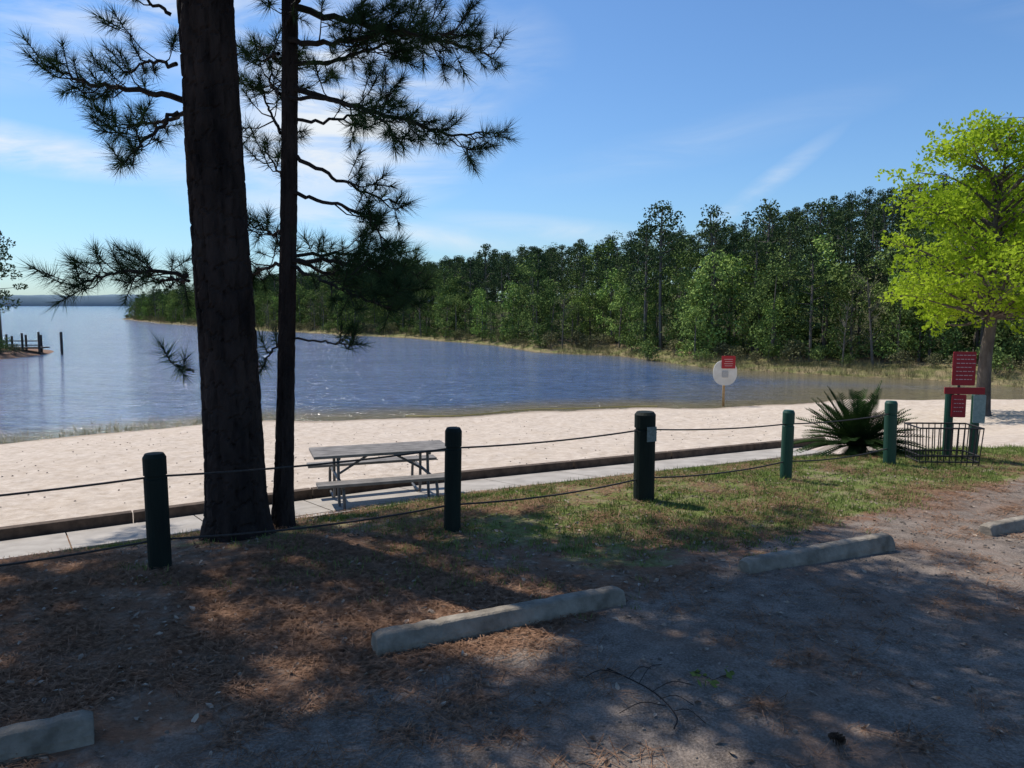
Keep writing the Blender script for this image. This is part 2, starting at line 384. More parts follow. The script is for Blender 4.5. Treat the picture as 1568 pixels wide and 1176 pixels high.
off_=lambda x:float(np.interp(x,[0,8,60],[0,1.8,1.8]))
x=-113.
while x<52:
    st=.85+abs(x)*.006
    f=float(FYf(x))+off_(x)
    put(x+rng.uniform(-.5,.5),f+rng.uniform(1.4,3.2),rng.choice([9,9,10,10,8]),rng.uniform(.6,1.2)*HS(x))
    x+=st
x=-118.
while x<54:
    f=(float(FYf(x)) if x>-113 else 240+(-113-x)*8)+off_(x)
    for _ in range(2):
        put(x+rng.uniform(-1,1),f+rng.uniform(3.5,8.5),rng.choice([4,5,7,6,8,3,11],p=[.23,.22,.24,.11,.06,.06,.08]),rng.uniform(.65,1.2)*HS(x))
    x+=1.35+abs(x)*.006
for gx in np.arange(-120,90,3.1):
    for gy in np.arange(0,62,3.5):
        if 12<gy<34 and rng.random()<.3: continue
        x=gx+rng.uniform(-1.4,1.4);f=float(FYf(x)) if x>-113 else 240+(-113-x)*8
        if x>80: f=37
        y=f+7+gy+off_(x)+rng.uniform(-1.5,1.5)
        if abs(x)>y*0.70+4: continue
        if gy<10: i=rng.choice([0,1,2,3,4,5],p=[.10,.14,.06,.2,.16,.34]);
        else: i=rng.choice([0,1,3,5],p=[.15,.35,.43,.07])
        put(x,y,i,rng.uniform(.70,1.02)*HS(x)*(1.35 if i in(4,5) else 1))
for (x,y,i,s) in [(11.7,62,2,1.14),(10.6,63,1,1.05),(16.2,62,0,1.08),(20.3,64,1,1.1),(24,61,2,1.04),(19.5,51.5,3,.75),(14.5,57,6,1.15),(17.5,53,5,.95),(24.5,50,11,1.0),(21,53,7,1.2),(29,48.5,3,.8),(10.2,59,10,1.0),(28,47,7,1.2),(33,48,4,1.3),(37,49,3,.9),(16,58,11,1.3),(19,56,5,1.0),(22.5,57,6,1.25),(27,53,4,1.4),(31,52,5,1.3),(37,64,0,1.15),(43,60,1,1.2),(13,56,11,.7)]:
    put(x,y,i,s)
for (x,y,i,s) in [(-43.4,67,3,1.0),(-44.5,64,5,1.2),(-42.8,62,10,.9),(-41.5,61,9,.8),(-44,61,10,1.0),(-40.6,62.5,10,.7),(-43,60,7,.5),(-39.8,63,9,.6),(-42,64,10,.9)]:
    put(x,y,i,s)
forest=instancer('forest',protos,pos,rot,scl,idx,None,False)
# ------------------------------------------------------------------ near pines
def tuft(name,seed,n=105,L=.18):
    rg=np.random.default_rng(seed);mb=MB()
    z=rg.uniform(-.04,.14,n);a=rg.uniform(0,6.28,n);el=np.interp(z,[-.04,.14],[.1,1.2])+rg.normal(0,.25,n)
    d=np.stack([np.cos(a)*np.cos(el),np.sin(a)*np.cos(el),np.sin(el)],-1)
    b=np.stack([np.zeros(n),np.zeros(n),z],-1);l=L*rg.uniform(.7,1.15,n)[:,None]
    sd=np.cross(d,rg.normal(size=(n,3)));sd/=np.linalg.norm(sd,axis=1)[:,None];w_=.0026
    tip=b+d*l+np.array([0,0,-.012])
    V=np.stack([b-sd*w_,b+sd*w_,tip],1).reshape(-1,3)
    i=np.arange(n)*3
    mb.add(V,np.stack([i,i+1,i+2],-1),0)
    addtube(mb,[[0,0,-.03],[0,0,.13]],[.006,.004],4,1,False)
    return mb.build(name,[M_needle,M_twig],link=False)
def tuft_protos(): return [tuft('needle_tuft_%d'%k,20+k) for k in range(4)]
def bushy(name,seed):
    rg=np.random.default_rng(seed);mb=MB();n=150
    c=ball(n,rg)*np.array([.36,.36,.2]);d=rg.normal(size=(n,3));d[:,2]+=.4;d/=np.linalg.norm(d,axis=1)[:,None]
    sd=np.cross(d,rg.normal(size=(n,3)));sd/=np.linalg.norm(sd,axis=1)[:,None]
    V=np.stack([c-sd*.018,c+sd*.018,c+d*.2],1).reshape(-1,3)
    mb.add(V,np.arange(3*n).reshape(-1,3),0);return mb.build(name,[M_needle],link=False)
def euler_dir(d):
    q=Vector(d).to_track_quat('Z','Y');return tuple(q.to_euler())
def norm(v): v=np.asarray(v,float);return v/(np.linalg.norm(v)+1e-9)
def limb(mb,tf,pts,r0,twig=.45,spacing=.13,start=.3,dens=1.0,scale=1.0):
    P_=smooth_path(pts,max(8,len(pts)*5));k=len(P_)
    P_[1:-1]+=rng.normal(0,.012,(k-2,3))
    addtube(mb,P_,np.linspace(r0,.007,k),6,0,False)
    L=np.concatenate([[0],np.cumsum(np.linalg.norm(np.diff(P_,axis=0),axis=1))]);tot=L[-1]
    pos_=start*tot;side=1;spacing*=.85
    while pos_<tot:
        p=np.array([np.interp(pos_,L,P_[:,j]) for j in range(3)])
        p2=np.array([np.interp(min(pos_+.05,tot),L,P_[:,j]) for j in range(3)]);p1=np.array([np.interp(max(pos_-.05,0),L,P_[:,j]) for j in range(3)])
        t=norm(p2-p1);sd=norm(np.cross(t,[0,0,1]))*side;side=-side
        d=norm(t*rng.uniform(.4,1)+sd*rng.uniform(.2,1.1)+np.array([0,0,rng.uniform(-.6,.65)]))
        l=twig*rng.uniform(.35,1.15)*(1-.4*pos_/tot)
        e=p+d*l+np.array([0,0,.06*l]);mid=p+d*l*.5-np.array([0,0,.03])
        addtube(mb,[p,mid,e],[.008,.006,.004],4,0,False)
        tf.append((e,norm(e-mid+np.array([0,0,.05])),scale*rng.uniform(.8,1.15)))
        if l>.2 and rng.random()<.9*dens:
            for _ in range(2 if l>.3 else 1):
                q=p+(e-p)*rng.uniform(.4,.8);dd_=norm(d+rng.normal(0,.6,3));e2=q+dd_*.15
                addtube(mb,[q,e2],[.005,.004],3,0,False);tf.append((e2,dd_,scale*rng.uniform(.7,1.05)))
        pos_+=spacing*rng.uniform(.6,1.4)
    tf.append((P_[-1],norm(P_[-1]-P_[-3]),scale))
def trunk(mb,pts,rad,seg=56,step=.035,bark=.02,seed=1):
    n=int((pts[-1][2]-pts[0][2])/step);P_=smooth_path(pts,n)
    zz=[p[2] for p in pts];R_=np.interp(P_[:,2],zz,rad)
    V,F,t=tube(P_,R_,seg,False)
    V=V.reshape(n,seg,3);a=np.arange(seg)/seg*2*np.pi
    A_,Zz=np.meshgrid(a,P_[:,2])
    ang=A_/(2*np.pi)*11
    wob=ang+1.4*fbm(np.cos(A_)*2+5,np.sin(A_)*2+Zz*2.5+9,seed)
    row=np.floor(wob);fu=np.abs(wob-row-.5)*2
    zz2=Zz*4.5+vnoise(row*3.3,row*0,seed)*7+fbm(np.cos(A_)*3+5,np.sin(A_)*3+Zz*3,seed+3)*1.5
    fz=np.abs(zz2-np.floor(zz2)-.5)*2
    disp=-(sstep(.65,1,fu)+.8*sstep(.8,1,fz))*bark*1.2+(fbm(np.cos(A_)*6+5,np.sin(A_)*6+Zz*9,seed+5)-.47)*bark*1.2
    C=P_[:,None,:];dirv=(V-C);dirv/=np.linalg.norm(dirv,axis=2)[:,:,None]
    flare=.35*R_[:,None]*np.exp(-(Zz-zz[0])/.22)*(.7+.5*np.sin(A_*4+1))
    V=V+dirv*(disp+flare)[:,:,None]
    mb.add(V.reshape(-1,3),F,0)
def make_pine(name,tpts,trad,limbs,crown,seed,bark=.02,seg=56):
    e=empty(name)
    tb=MB();trunk(tb,tpts,trad,seg,.035,bark,seed);tb.build('trunk',[M_bark],e,smooth=False)
    br=MB();tf=[]
    for (pts,r0,tw,sp_,st) in limbs: limb(br,tf,pts,r0,tw,sp_,st)
    bush=[]
    if crown:
        z0,z1,R,nl,off,dens=crown
        tz=[p[2] for p in tpts]
        for k in range(nl):
            u=k/(nl-1);z=z0+(z1-z0)*u;a=k*2.4+rng.uniform(-.4,.4)
            r=R*(1-.6*u)*rng.uniform(.6,1.1)
            c=np.array([np.interp(z,tz,[p[0] for p in tpts]),np.interp(z,tz,[p[1] for p in tpts]),z])
            d=np.array([math.cos(a),math.sin(a),0])+np.array([off[0],off[1],0])
            e1=c+d*r+np.array([0,0,.12*r]);mid=c+d*r*.5+np.array([0,0,.02*r])
            P_=smooth_path([c,mid,e1],10);addtube(br,P_,np.linspace(.045,.01,10),5,0,False)
            for q in np.arange(.35,1.03,.36/max(r,1)):
                pp=c+(e1-c)*q
                for _ in range(2):
                    if rng.random()>dens: continue
                    w_=pp+np.array([rng.normal()*.33,rng.normal()*.33,rng.normal()*.15])
                    addtube(br,[pp,w_],[.012,.006],3,0,False)
                    bush.append(w_)
    br.build('branches',[M_twig],e)
    if tf:
        P_=[t[0] for t in tf];R_=[euler_dir(t[1]) for t in tf];S_=[t[2] for t in tf];I_=rng.integers(0,4,len(tf))
        instancer('needles',tuft_protos(),P_,R_,S_,I_,e)
    if bush:
        pb=[bushy('needle_clump_%d'%k,60+k) for k in range(3)]
        n=len(bush);instancer('upper_needles',pb,bush,rng.uniform(-.3,.3,(n,3))+np.stack([np.zeros(n),np.zeros(n),rng.uniform(0,6,n)],-1),rng.uniform(.8,1.35,n),rng.integers(0,3,n),e)
    return e
# image pixel coordinates of the lower limbs, scaled as 6.2 mm per pixel at one depth, right of / above the slim trunk's foot; third value = metres of depth from it
def E(*pts): return [(-2.20+u*.00622,7.7+d,.06+v*.0061) for u,v,d in pts]
zA=hz(-2.62,7.36)-.1;zB=hz(-2.31,7.74)-.1
tA=[(-2.62,7.36,zA),(-2.64,7.36,1.3),(-2.70,7.36,3.1),(-2.74,7.36,4.8),(-2.80,7.4,8),(-2.8,7.4,14)];rA=[.285,.262,.25,.238,.2,.06]
tB=[(-2.31,7.74,zB),(-2.235,7.74,1.25),(-2.15,7.74,3.14),(-2.09,7.74,4.95),(-2.05,7.75,7),(-2,7.75,9.8)];rB=[.105,.085,.08,.075,.06,.02]
limbsB=[
 (E((12,670,0),(100,648,.1),(180,628,.2),(260,612,.4),(310,618,.5)),.03,.45,.10,.3),
 (E((12,655,0),(80,640,-.3),(150,610,-.5),(190,575,-.6)),.02,.35,.12,.4),
 (E((14,790,0),(110,782,.3),(210,770,.5),(290,762,.7),(320,752,.8)),.035,.5,.09,.15),
 (E((14,740,0),(90,725,-.2),(170,728,-.4),(240,722,-.5),(285,715,-.6)),.03,.5,.09,.2),
 (E((14,700,0),(90,735,.4),(150,770,.7),(200,800,.9)),.025,.5,.1,.2),
 (E((14,760,0),(60,800,-.4),(150,830,-.6),(250,820,-.7)),.025,.5,.1,.1),
 (E((14,570,0),(70,540,.1),(120,515,.2),(165,500,.3)),.022,.36,.1,.45),
 (E((14,508,0),(80,490,-.1),(130,470,-.1),(165,430,-.1)),.02,.34,.1,.4),
 (E((12,402,0),(80,402,.1),(140,385,.2),(185,350,.3)),.025,.42,.06,.2),
 (E((12,410,0),(90,420,.5),(150,410,.8),(190,385,.9)),.02,.42,.07,.3),
 (E((12,395,0),(70,370,-.3),(130,345,-.4),(170,330,-.5)),.02,.4,.07,.3),
 (E((12,405,0),(60,385,.3),(110,360,.4),(150,345,.5)),.02,.4,.07,.2),
 (E((12,280,0),(60,272,.1),(98,270,.1)),.012,.22,.09,.55),
 (E((0,600,0),(-28,640,.3),(-55,690,.6)),.018,.35,.10,.2),
 (E((0,450,0),(-30,450,.2),(-60,470,.4)),.015,.3,.09,.3),
 (E((0,400,0),(-40,395,.3),(-90,380,.6),(-130,360,.8)),.018,.4,.08,.2),
 (E((0,530,0),(-25,560,.3),(-45,590,.4)),.013,.28,.10,.2),
 (E((0,280,0),(-30,262,.2),(-45,240,.2)),.01,.2,.1,.5),
 (E((0,720,0),(-40,740,.5),(-80,780,.9)),.02,.4,.09,.2),
 (E((14,620,0),(60,640,.5),(110,668,.8),(140,700,1.0)),.018,.4,.12,.4),
 (E((0,660,0),(-30,690,.4),(-50,740,.8)),.018,.4,.1,.2),
]
limbsA=[
 (E((-130,640,-.2),(-190,650,-.3),(-240,655,-.4),(-280,665,-.4),(-300,678,-.4)),.03,.40,.08,.25),
 (E((-130,625,-.2),(-190,620,.1),(-230,622,.2),(-265,612,.3)),.022,.35,.08,.4),
 (E((-135,620,-.3),(-165,585,-.4),(-185,560,-.5),(-200,545,-.5)),.022,.34,.08,.35),
 (E((-135,690,-.3),(-180,700,-.2),(-215,690,-.1)),.02,.38,.08,.25),
 (E((-140,760,-.3),(-165,775,-.4),(-185,790,-.5)),.018,.35,.12,.3),
 (E((-130,378,-.3),(-175,385,-.5),(-215,380,-.6),(-250,368,-.7)),.022,.38,.08,.15),
 (E((-130,370,-.3),(-165,372,-.1),(-200,372,.1)),.016,.34,.09,.2),
 (E((-128,230,-.3),(-140,238,-.3),(-145,240,-.4)),.01,.16,.14,.6),
]
make_pine('pine_tree',tA,rA,limbsA,(6.5,13.5,5.0,30,(.32,-.02),.60),3,.02,72)
make_pine('pine_tree.001',tB,rB,limbsB,(5.8,9.6,2.2,12,(.1,0),.7),8,.009,32)
def off_pine(name,x,y,h,z0,R,nl,dens=.6,r=.2):
    z=hz(x,y)-.1
    make_pine(name,[(x,y,z),(x+.1,y,h*.5),(x,y+.1,h)],[r,r*.8,.04],[],(z0,h-.3,R,nl,(0,0),dens),5,.015,24)
off_pine('pine_tree.002',-8.6,9.6,14,6.5,4.5,26,.68)
off_pine('pine_tree.003',-5.4,3.6,15,7.5,4.2,22,.64)
off_pine('pine_tree.004',21.3,30,10.6,4,3.0,20,1,.15)
# ------------------------------------------------------------------ bright green tree
def green_tree():
    x0,y0=14.03,23.27;z0=hz(x0,y0);e=empty('spring_green_tree')
    tb=MB();P_=smooth_path([(x0,y0,z0-.2),(x0-.03,y0,z0+1.6),(x0+.1,y0,z0+3.2),(x0,y0,z0+5.2),(x0+.3,y0,z0+8.4)],40)
    rr=np.interp(np.linspace(0,1,40),[0,.05,.35,.6,1],[.27,.2,.16,.11,.02]);addtube(tb,P_,rr,12,0,False)
    lf=MB();rg=np.random.default_rng(5)
    for k in range(84):
        u=(k+rg.uniform(0,1))/84;z=1.5+5.7*u;R=3.5*math.sqrt(max(.05,1-((u-.33)/.76)**2))
        a=rg.uniform(0,6.28) ;r=R*rg.uniform(.35,1.0)
        c=np.array([x0+.2+math.cos(a)*r,y0+math.sin(a)*r,z])
        zs=max(z0+2.9,z-r*.55);s=np.array([x0+.03,y0,zs]);mid=(s+c)/2+np.array([0,0,.2])+rg.normal(0,.12,3)
        LP=smooth_path([s,mid,c],9);addtube(tb,LP,np.linspace(.05,.01,9),5,0,False)
        for q in range(7):
            f=rg.uniform(.5,1.02);b=s+(c-s)*f+(0,0,.12);d=rg.normal(0,.42,3)*np.array([1,1,.5]);cc=b+d
            addtube(tb,[b,cc],[.012,.005],3,0,False)
            n=40;V,F=rnd_leaves(cc+ball(n,rg)*np.array([.42,.42,.24]),.13,rg);lf.add(V,F,0)
    tb.build('trunk_and_limbs',[M_dbark],e,smooth=True);lf.build('leaves',[M_green],e)
green_tree()
# ------------------------------------------------------------------ path, border
def strip(s0,s1,t0,t1,dz,nt_=60,ns=3):
    t=np.linspace(t0,t1,nt_);s=np.linspace(s0,s1,ns);TT,SS=np.meshgrid(t,s,indexing='ij');x,y=XY(SS,TT);z=H(x,y)+dz
    V=np.stack([x,y,z],-1).reshape(-1,3);i=(np.arange(nt_-1)[:,None]*ns+np.arange(ns-1)[None,:]).ravel()
    return V,np.stack([i,i+ns,i+ns+1,i+1],-1)
pm=MB()
tcur=-14.
while tcur<12.4:
    V,F=strip(3.1,4.3,tcur,tcur+1.485,.035,6);pm.add(V,F)
    Vb=V.copy();Vb[:,2]-=.08;edge=np.arange(6)*3
    pm.add(np.concatenate([V[edge],Vb[edge]]),[[i,i+1,i+7,i+6] for i in range(5)])
    tcur+=1.5
V,F=strip(2.3,3.085,1.9,5.0,.03,10);pm.add(V,F)
pm.build('concrete_path',[M_conc])
bm=MB();tcur=-14.
while tcur<12.6:
    a=XY(4.42,tcur);b=XY(4.42,tcur+2.36);za=hz(*a);zb=hz(*b)
    c=[(a[0]+b[0])/2,(a[1]+b[1])/2,(za+zb)/2+.055]
    ang=math.atan2(b[1]-a[1],b[0]-a[0]);pt_=math.atan2(zb-za,2.36)
    addbox(bm,c,(2.36,.14,.24),0,Euler((0,-pt_,ang+rng.normal()*.004)).to_matrix())
    tcur+=2.38
bm.build('timber_border',[M_wood],bevel=.01)
# ------------------------------------------------------------------ fence
posts=[(-7.6,4.0,.9,.085),(-5.15,5.1,.92,.085),(-2.82,6.14,.93,.088),(-.56,7.2,.97,.078),(1.44,8.45,.97,.115),(3.48,9.85,.87,.074),(5.4,11.11,.9,.085)]
fe=empty('cable_fence')
tops=[]
for k,(x,y,hh_,r) in enumerate(posts):
    z=hz(x,y);mb=MB()
    pr=[(-.2,r),(hh_-.20,r),(hh_-.195,r*.88),(hh_-.175,r*.88),(hh_-.17,r),(hh_-.03,r),(hh_,r*.8),(hh_+.004,0.001)]
    zs=[p[0] for p in pr];addtube(mb,[(0,0,a) for a in zs],[p[1] for p in pr],20,0,False)
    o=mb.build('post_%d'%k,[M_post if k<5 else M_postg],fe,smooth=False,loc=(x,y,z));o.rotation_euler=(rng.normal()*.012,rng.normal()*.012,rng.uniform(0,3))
    tops.append((x,y,z,hh_))
cm=MB()
for (a,b) in zip(tops,tops[1:]):
    for f,sg in ((.80,.03),(.25,.05)):
        t=np.linspace(0,1,16);P_=np.stack([a[0]+(b[0]-a[0])*t,a[1]+(b[1]-a[1])*t,(a[2]+a[3]*f)*(1-t)+(b[2]+b[3]*f)*t-sg*4*t*(1-t)],-1)
        addtube(cm,P_,.009,6,0,False)
cm.build('cables',[M_cable],fe,smooth=True)
nb=MB();x,y,z,hh_=tops[4];addbox(nb,(x+.055,y-.117,z+.74),(.12,.006,.16),0,Euler((0,0,.42)).to_matrix())
nb.build('notice',[simple('faded_notice',(.10,.13,.11),(.2,.23,.22),40,.7,0)],fe)
# ------------------------------------------------------------------ wheel stops
def wheel_stop(name,x0,y0,x1,y1):
    L=math.hypot(x1-x0,y1-y0);ang=math.atan2(y1-y0,x1-x0);nx,ny=-math.sin(ang),math.cos(ang)
    cx,cy=(x0+x1)/2+nx*.08,(y0+y1)/2+ny*.08
    mb=MB();nseg=40;rows=[]
    for i in range(nseg+1):
        u=-L/2+L*i/nseg;hs=1 if 0<i<nseg else .8
        chip=rng.normal()*.0012-(.006 if rng.random()<.06 else 0)
        prof=[(-.078,-.05),(-.074,.02),(-.05,.095*hs),(-.035,.105*hs),(.035,.105*hs),(.05,.095*hs),(.074,.02),(.078,-.05)]
        rows.append([(u,p[0]+rng.normal()*.001,p[1]+rng.normal()*.001+(chip if 2<=j<=5 else 0)) for j,p in enumerate(prof)])
    V=np.array(rows).reshape(-1,3);i=(np.arange(nseg)[:,None]*8+np.arange(7)[None,:]).ravel()
    mb.add(V,np.stack([i,i+8,i+9,i+1],-1));n=len(V)
    mb.F.append((np.array([list(range(8)) ]),0));mb.F.append((np.array([[n-1-k for k in range(8)]]),0))
    mb.build(name,[M_stop],loc=(cx,cy,hz(cx,cy)+.02),rotz=ang,bevel=.004)
wheel_stop('concrete_wheel_stop',-3.62,2.75,-2.01,3.6)
wheel_stop('concrete_wheel_stop.001',-.8,4.53,.8,5.32)
wheel_stop('concrete_wheel_stop.002',1.86,5.96,3.34,6.68)
wheel_stop('concrete_wheel_stop.003',4.54,7.26,6.1,8.05)
# ------------------------------------------------------------------ picnic table
pt=empty('picnic_table',(-1.85,10.95,hz(-1.85,10.95)+.0),.34)
tb=MB()
for k in range(5): addbox(tb,(0,-.3+k*.15,.745),(1.9,.142,.038),0)
for sgn in(-1,1):
    for k in range(2): addbox(tb,(0,sgn*(.62+k*.13),.445),(1.9,.124,.038),0)
tb.build('top_and_seats',[M_tabletop],pt,bevel=.004)
fb=MB();r=.021
for sx in(-.62,.62):
    for sgn in(-1,1):
        fillet=smooth_path([(sx,sgn*.22,.72),(sx,sgn*.24,.45),(sx,sgn*.27,.12),(sx,sgn*.36,.035),(sx,sgn*.72,.03),(sx,sgn*.80,.08),(sx,sgn*.78,.3),(sx,sgn*.70,.42)],30)
        addtube(fb,fillet,r,8)
    addtube(fb,[(sx,-.36,.715),(sx,.36,.715)],r,8);addtube(fb,[(sx,-.78,.415),(sx,.78,.415)],r,8)
    s=-1 if sx>0 else 1
    addtube(fb,[(sx,0,.415),(sx+s*.5,0,.71)],r*.8,8)
fb.build('pipe_frame',[M_metal],pt,smooth=True)
# ------------------------------------------------------------------ life ring sign on the beach
sx_,sy_=8.75,32.4;sz_=hz(sx_,sy_)
ls=empty('life_ring_sign',(sx_,sy_,sz_),0)
mb=MB();addtube(mb,[(0,0,-.3),(0,0,1.95)],.05,10);mb.build('post',[M_ply],ls,smooth=True)
def outline_plate(o,c,th):
    k=len(o);mb=MB();V=[(c[0]+a,c[1]-th/2,c[2]+b) for a,b in o]+[(c[0]+a,c[1]+th/2,c[2]+b) for a,b in o]
    mb.add(V,[[i,(i+1)%k,k+(i+1)%k,k+i][::-1] for i in range(k)]);mb.F.append((np.array([list(range(k))]),0));mb.F.append((np.array([list(range(2*k-1,k-1,-1))]),0));return mb
def plate(w_,h_,c,cham,th=.03):
    return outline_plate([(-w_/2+cham,-h_/2),(w_/2-cham,-h_/2),(w_/2,-h_/2+cham),(w_/2,h_/2-cham),(w_/2-cham,h_/2),(-w_/2+cham,h_/2),(-w_/2,h_/2-cham),(-w_/2,-h_/2+cham)],c,th)
outline_plate([(math.copysign(abs(math.cos(a))**.85,math.cos(a))*.49,math.copysign(abs(math.sin(a))**.85,math.sin(a))*.52) for a in np.linspace(0,2*math.pi,33)[:-1]],(.02,-.07,1.42),.04).build('white_board',[M_cream],ls)
plate(.56,.52,(.14,-.115,1.86),.02).build('red_panel',[M_red],ls)
plate(.24,.26,(.02,-.115,1.36),.02).build('notice',[simple('notice_grey',(.30,.30,.30),(.45,.45,.43),30,.6,0)],ls)
tx=MB()
for k in range(4): addbox(tx,(.14,-.133,1.98-k*.09),(.36-.05*(k%2),.004,.022))
tx.build('lettering',[M_pink],ls)
# ------------------------------------------------------------------ red signs, green posts and iron basket
gx,gy=6.75,11.75;gz=hz(gx,gy)
rs=empty('red_warning_sign',(gx,gy,gz),-.15)
mb=MB()
for xx_,hh_ in((-.17,1.02),(.2,.98)):
    addtube(mb,[(xx_,0,-.2),(xx_,0,hh_-.03),(xx_,0,hh_)],[.062,.062,.05],14)
addtube(mb,[(-.05,0,.9),(-.05,0,1.5)],.02,8)
mb.build('green_posts',[M_postg],rs)
plate(.32,.5,(-.02,-.075,1.36),.012,.012).build('upper_panel',[M_red],rs)
plate(.56,.10,(.0,-.085,1.03),.005,.02).build('cross_bar',[M_red],rs)
plate(.2,.34,(-.07,-.085,.80),.01,.012).build('lower_panel',[M_red],rs)
plate(.17,.42,(.22,-.08,.76),.01,.012).build('white_panel',[simple('pale_notice',(.20,.27,.24),(.32,.38,.34),30,.6,0)],rs)
tx=MB()
for k in range(7):
    u=-.13
    while u<.09:
        wl=rng.uniform(.02,.06);addbox(tx,(u+wl/2,-.084,1.56-k*.06),(wl,.003,.012));u+=wl+.012
for k in range(4):
    u=-.14
    while u<-.02:
        wl=rng.uniform(.015,.035);addbox(tx,(u+wl/2,-.094,.9-k*.06),(wl,.003,.010));u+=wl+.01
tx.build('lettering',[M_pink],rs)
bk=empty('iron_basket',(6.25,11.3,hz(6.25,11.3)),-.05)
mb=MB();w0,d0,w1,d1,hh_=.41,.22,.44,.25,.54
def ring(w_,d_,z):
    c=[(-w_,-d_,z),(w_,-d_,z),(w_,d_,z),(-w_,d_,z)]
    for i in range(4): addtube(mb,[c[i],c[(i+1)%4]],.012,6)
ring(w0,d0,.05);ring(w1,d1,hh_);ring(w0,d0,.14)
for i in range(11):
    f=-1+2*i/10
    for sg in(-1,1): addtube(mb,[(f*w0,sg*d0,.0),(f*w1,sg*d1,hh_)],.008,5)
for i in range(1,5):
    f=-1+2*i/5
    for sg in(-1,1): addtube(mb,[(sg*w0,f*d0,.05),(sg*w1,f*d1,hh_)],.008,5)
mb.build('bars',[M_black],bk)
# ------------------------------------------------------------------ sago palm
def sago():
    x,y=5.55,12.5;e=empty('sago_palm',(x,y,hz(x,y)));mb=MB();rg=np.random.default_rng(3)
    addtube(mb,[(0,0,-.1),(0,0,.25)],[.16,.12],10,1)
    for k in range(125):
        a=k*2.399;el=rg.uniform(0,1.3);L=rg.uniform(.82,1.15)
        d=np.array([math.cos(a)*math.cos(el),math.sin(a)*math.cos(el),math.sin(el)])
        n=24;t=np.linspace(0,1,n)[:,None];C=np.array([rg.normal()*.06,rg.normal()*.06,.15])+d*L*t+np.array([0,0,-.25*math.cos(el)*L])*t**2.3
        addtube(mb,C[::3],.008,4,0,False)
        Tn=np.gradient(C,axis=0);Tn/=np.linalg.norm(Tn,axis=1)[:,None]
        sd=np.cross(Tn,[0,0,1.]);sd/=np.linalg.norm(sd,axis=1)[:,None]+1e-6;up=np.cross(sd,Tn)
        for sg in(-1,1):
            for j in range(3,n):
                l=.15*math.sin(math.pi*min(1,.15+.8*j/n))+.03
                dr=norm(sd[j]*sg*.85+Tn[j]*.6+up[j]*.25);w_=Tn[j]*.011
                p=C[j];mb.add([p-w_,p+w_,p+dr*l*.6+w_*.8,p+dr*l,p+dr*l*.6-w_*.8],[[0,1,2,4]],0);mb.F.append((np.array([[2,3,4]])+mb.n-5,0))
    mb.build('fronds',[foliage('sago_leaf',(.016,.036,.013),(.045,.08,.026),.1,4,False),M_twig],e)
sago()
# ------------------------------------------------------------------ dock
dk=empty('dock')
mb=MB()
for px_,py_,hh_ in [(-43.5,66,1.6),(-42.8,67.5,1.5),(-42.3,66,1.7),(-41.6,67.5,1.6),(-41.0,66,1.8),(-40.3,67.5,1.6),(-39.6,66,1.9),(-38.6,67.5,1.8),(-37.7,66,1.9)]:
    addtube(mb,[(px_,py_,-3.5),(px_,py_,-2.1+hh_)],.09,7)
for z in(-.95,-1.3): addtube(mb,[(-46,66,z),(-39.6,66,z)],.045,6)
addbox(mb,(-42.8,66.75,-1.55),(6.4,1.5,.1))
mb.build('pilings_and_deck',[simple('piling_wood',(.04,.035,.03),(.09,.08,.07),4,.9,0)],dk)
# ------------------------------------------------------------------ swim rope
mb=MB();xx=np.linspace(-4,6,60);addtube(mb,np.stack([xx,NSf(xx)+.45+.1*np.sin(xx*.9),np.full_like(xx,-2.085)],-1),.018,5)
mb.build('swim_rope',[simple('yellow_rope',(.45,.36,.10),(.6,.48,.16),5,.7,0)])
# ------------------------------------------------------------------ ground cover
def zone_of(x,y):
    s,t=ST(x,y);return s,t,lotf(s,t),grassf(s,t)*(1-palef(s,t))
def gz_(x,y):
    s,t=ST(x,y);return H(x,y)+(fbm(x*.9,y*.9,3)-.47)*.06*(1-sstep(1.7,2.1,s)*(1-sstep(4.5,4.8,s)))
def grass_proto(name,seed,mat,n=14,hh=.045):
    rg=np.random.default_rng(seed);mb=MB()
    for k in range(n):
        a=rg.uniform(0,6.28);b=np.array([rg.normal()*.035,rg.normal()*.035,-.005]);l=hh*rg.uniform(.5,1.3);d=np.array([math.cos(a)*rg.uniform(.1,.9),math.sin(a)*rg.uniform(.1,.9),1])
        w_=np.array([-math.sin(a),math.cos(a),0])*.0034
        mb.add([b-w_,b+w_,b+d*l*[1.2,1.2,1]],[[0,1,2]],0)
    return mb.build(name,[mat],link=False)
M_grass=foliage('grass_blades',(.085,.135,.03),(.24,.29,.085),0,9,False)
gp=[grass_proto('grass_%d'%k,80+k,M_grass) for k in range(4)]
n=58000;x=rng.uniform(-5,11,n);y=rng.uniform(3,15,n);s,t,lt,g=zone_of(x,y)
pn=fbm(x*1.3,y*1.3,33)+.3*(vnoise(x*5,y*5,7)-.5)
keep=(rng.random(n)<g*sstep(.40,.60,pn+(g-.5)*.2)*1.3)&(s>-3.2)&(s<3.0);x,y=x[keep],y[keep]
k=len(x);instancer('grass',gp,np.stack([x,y,gz_(x,y)],-1),np.stack([rng.normal(0,.1,k),rng.normal(0,.1,k),rng.uniform(0,6,k)],-1),rng.uniform(.6,1.4,k),rng.integers(0,4,k))
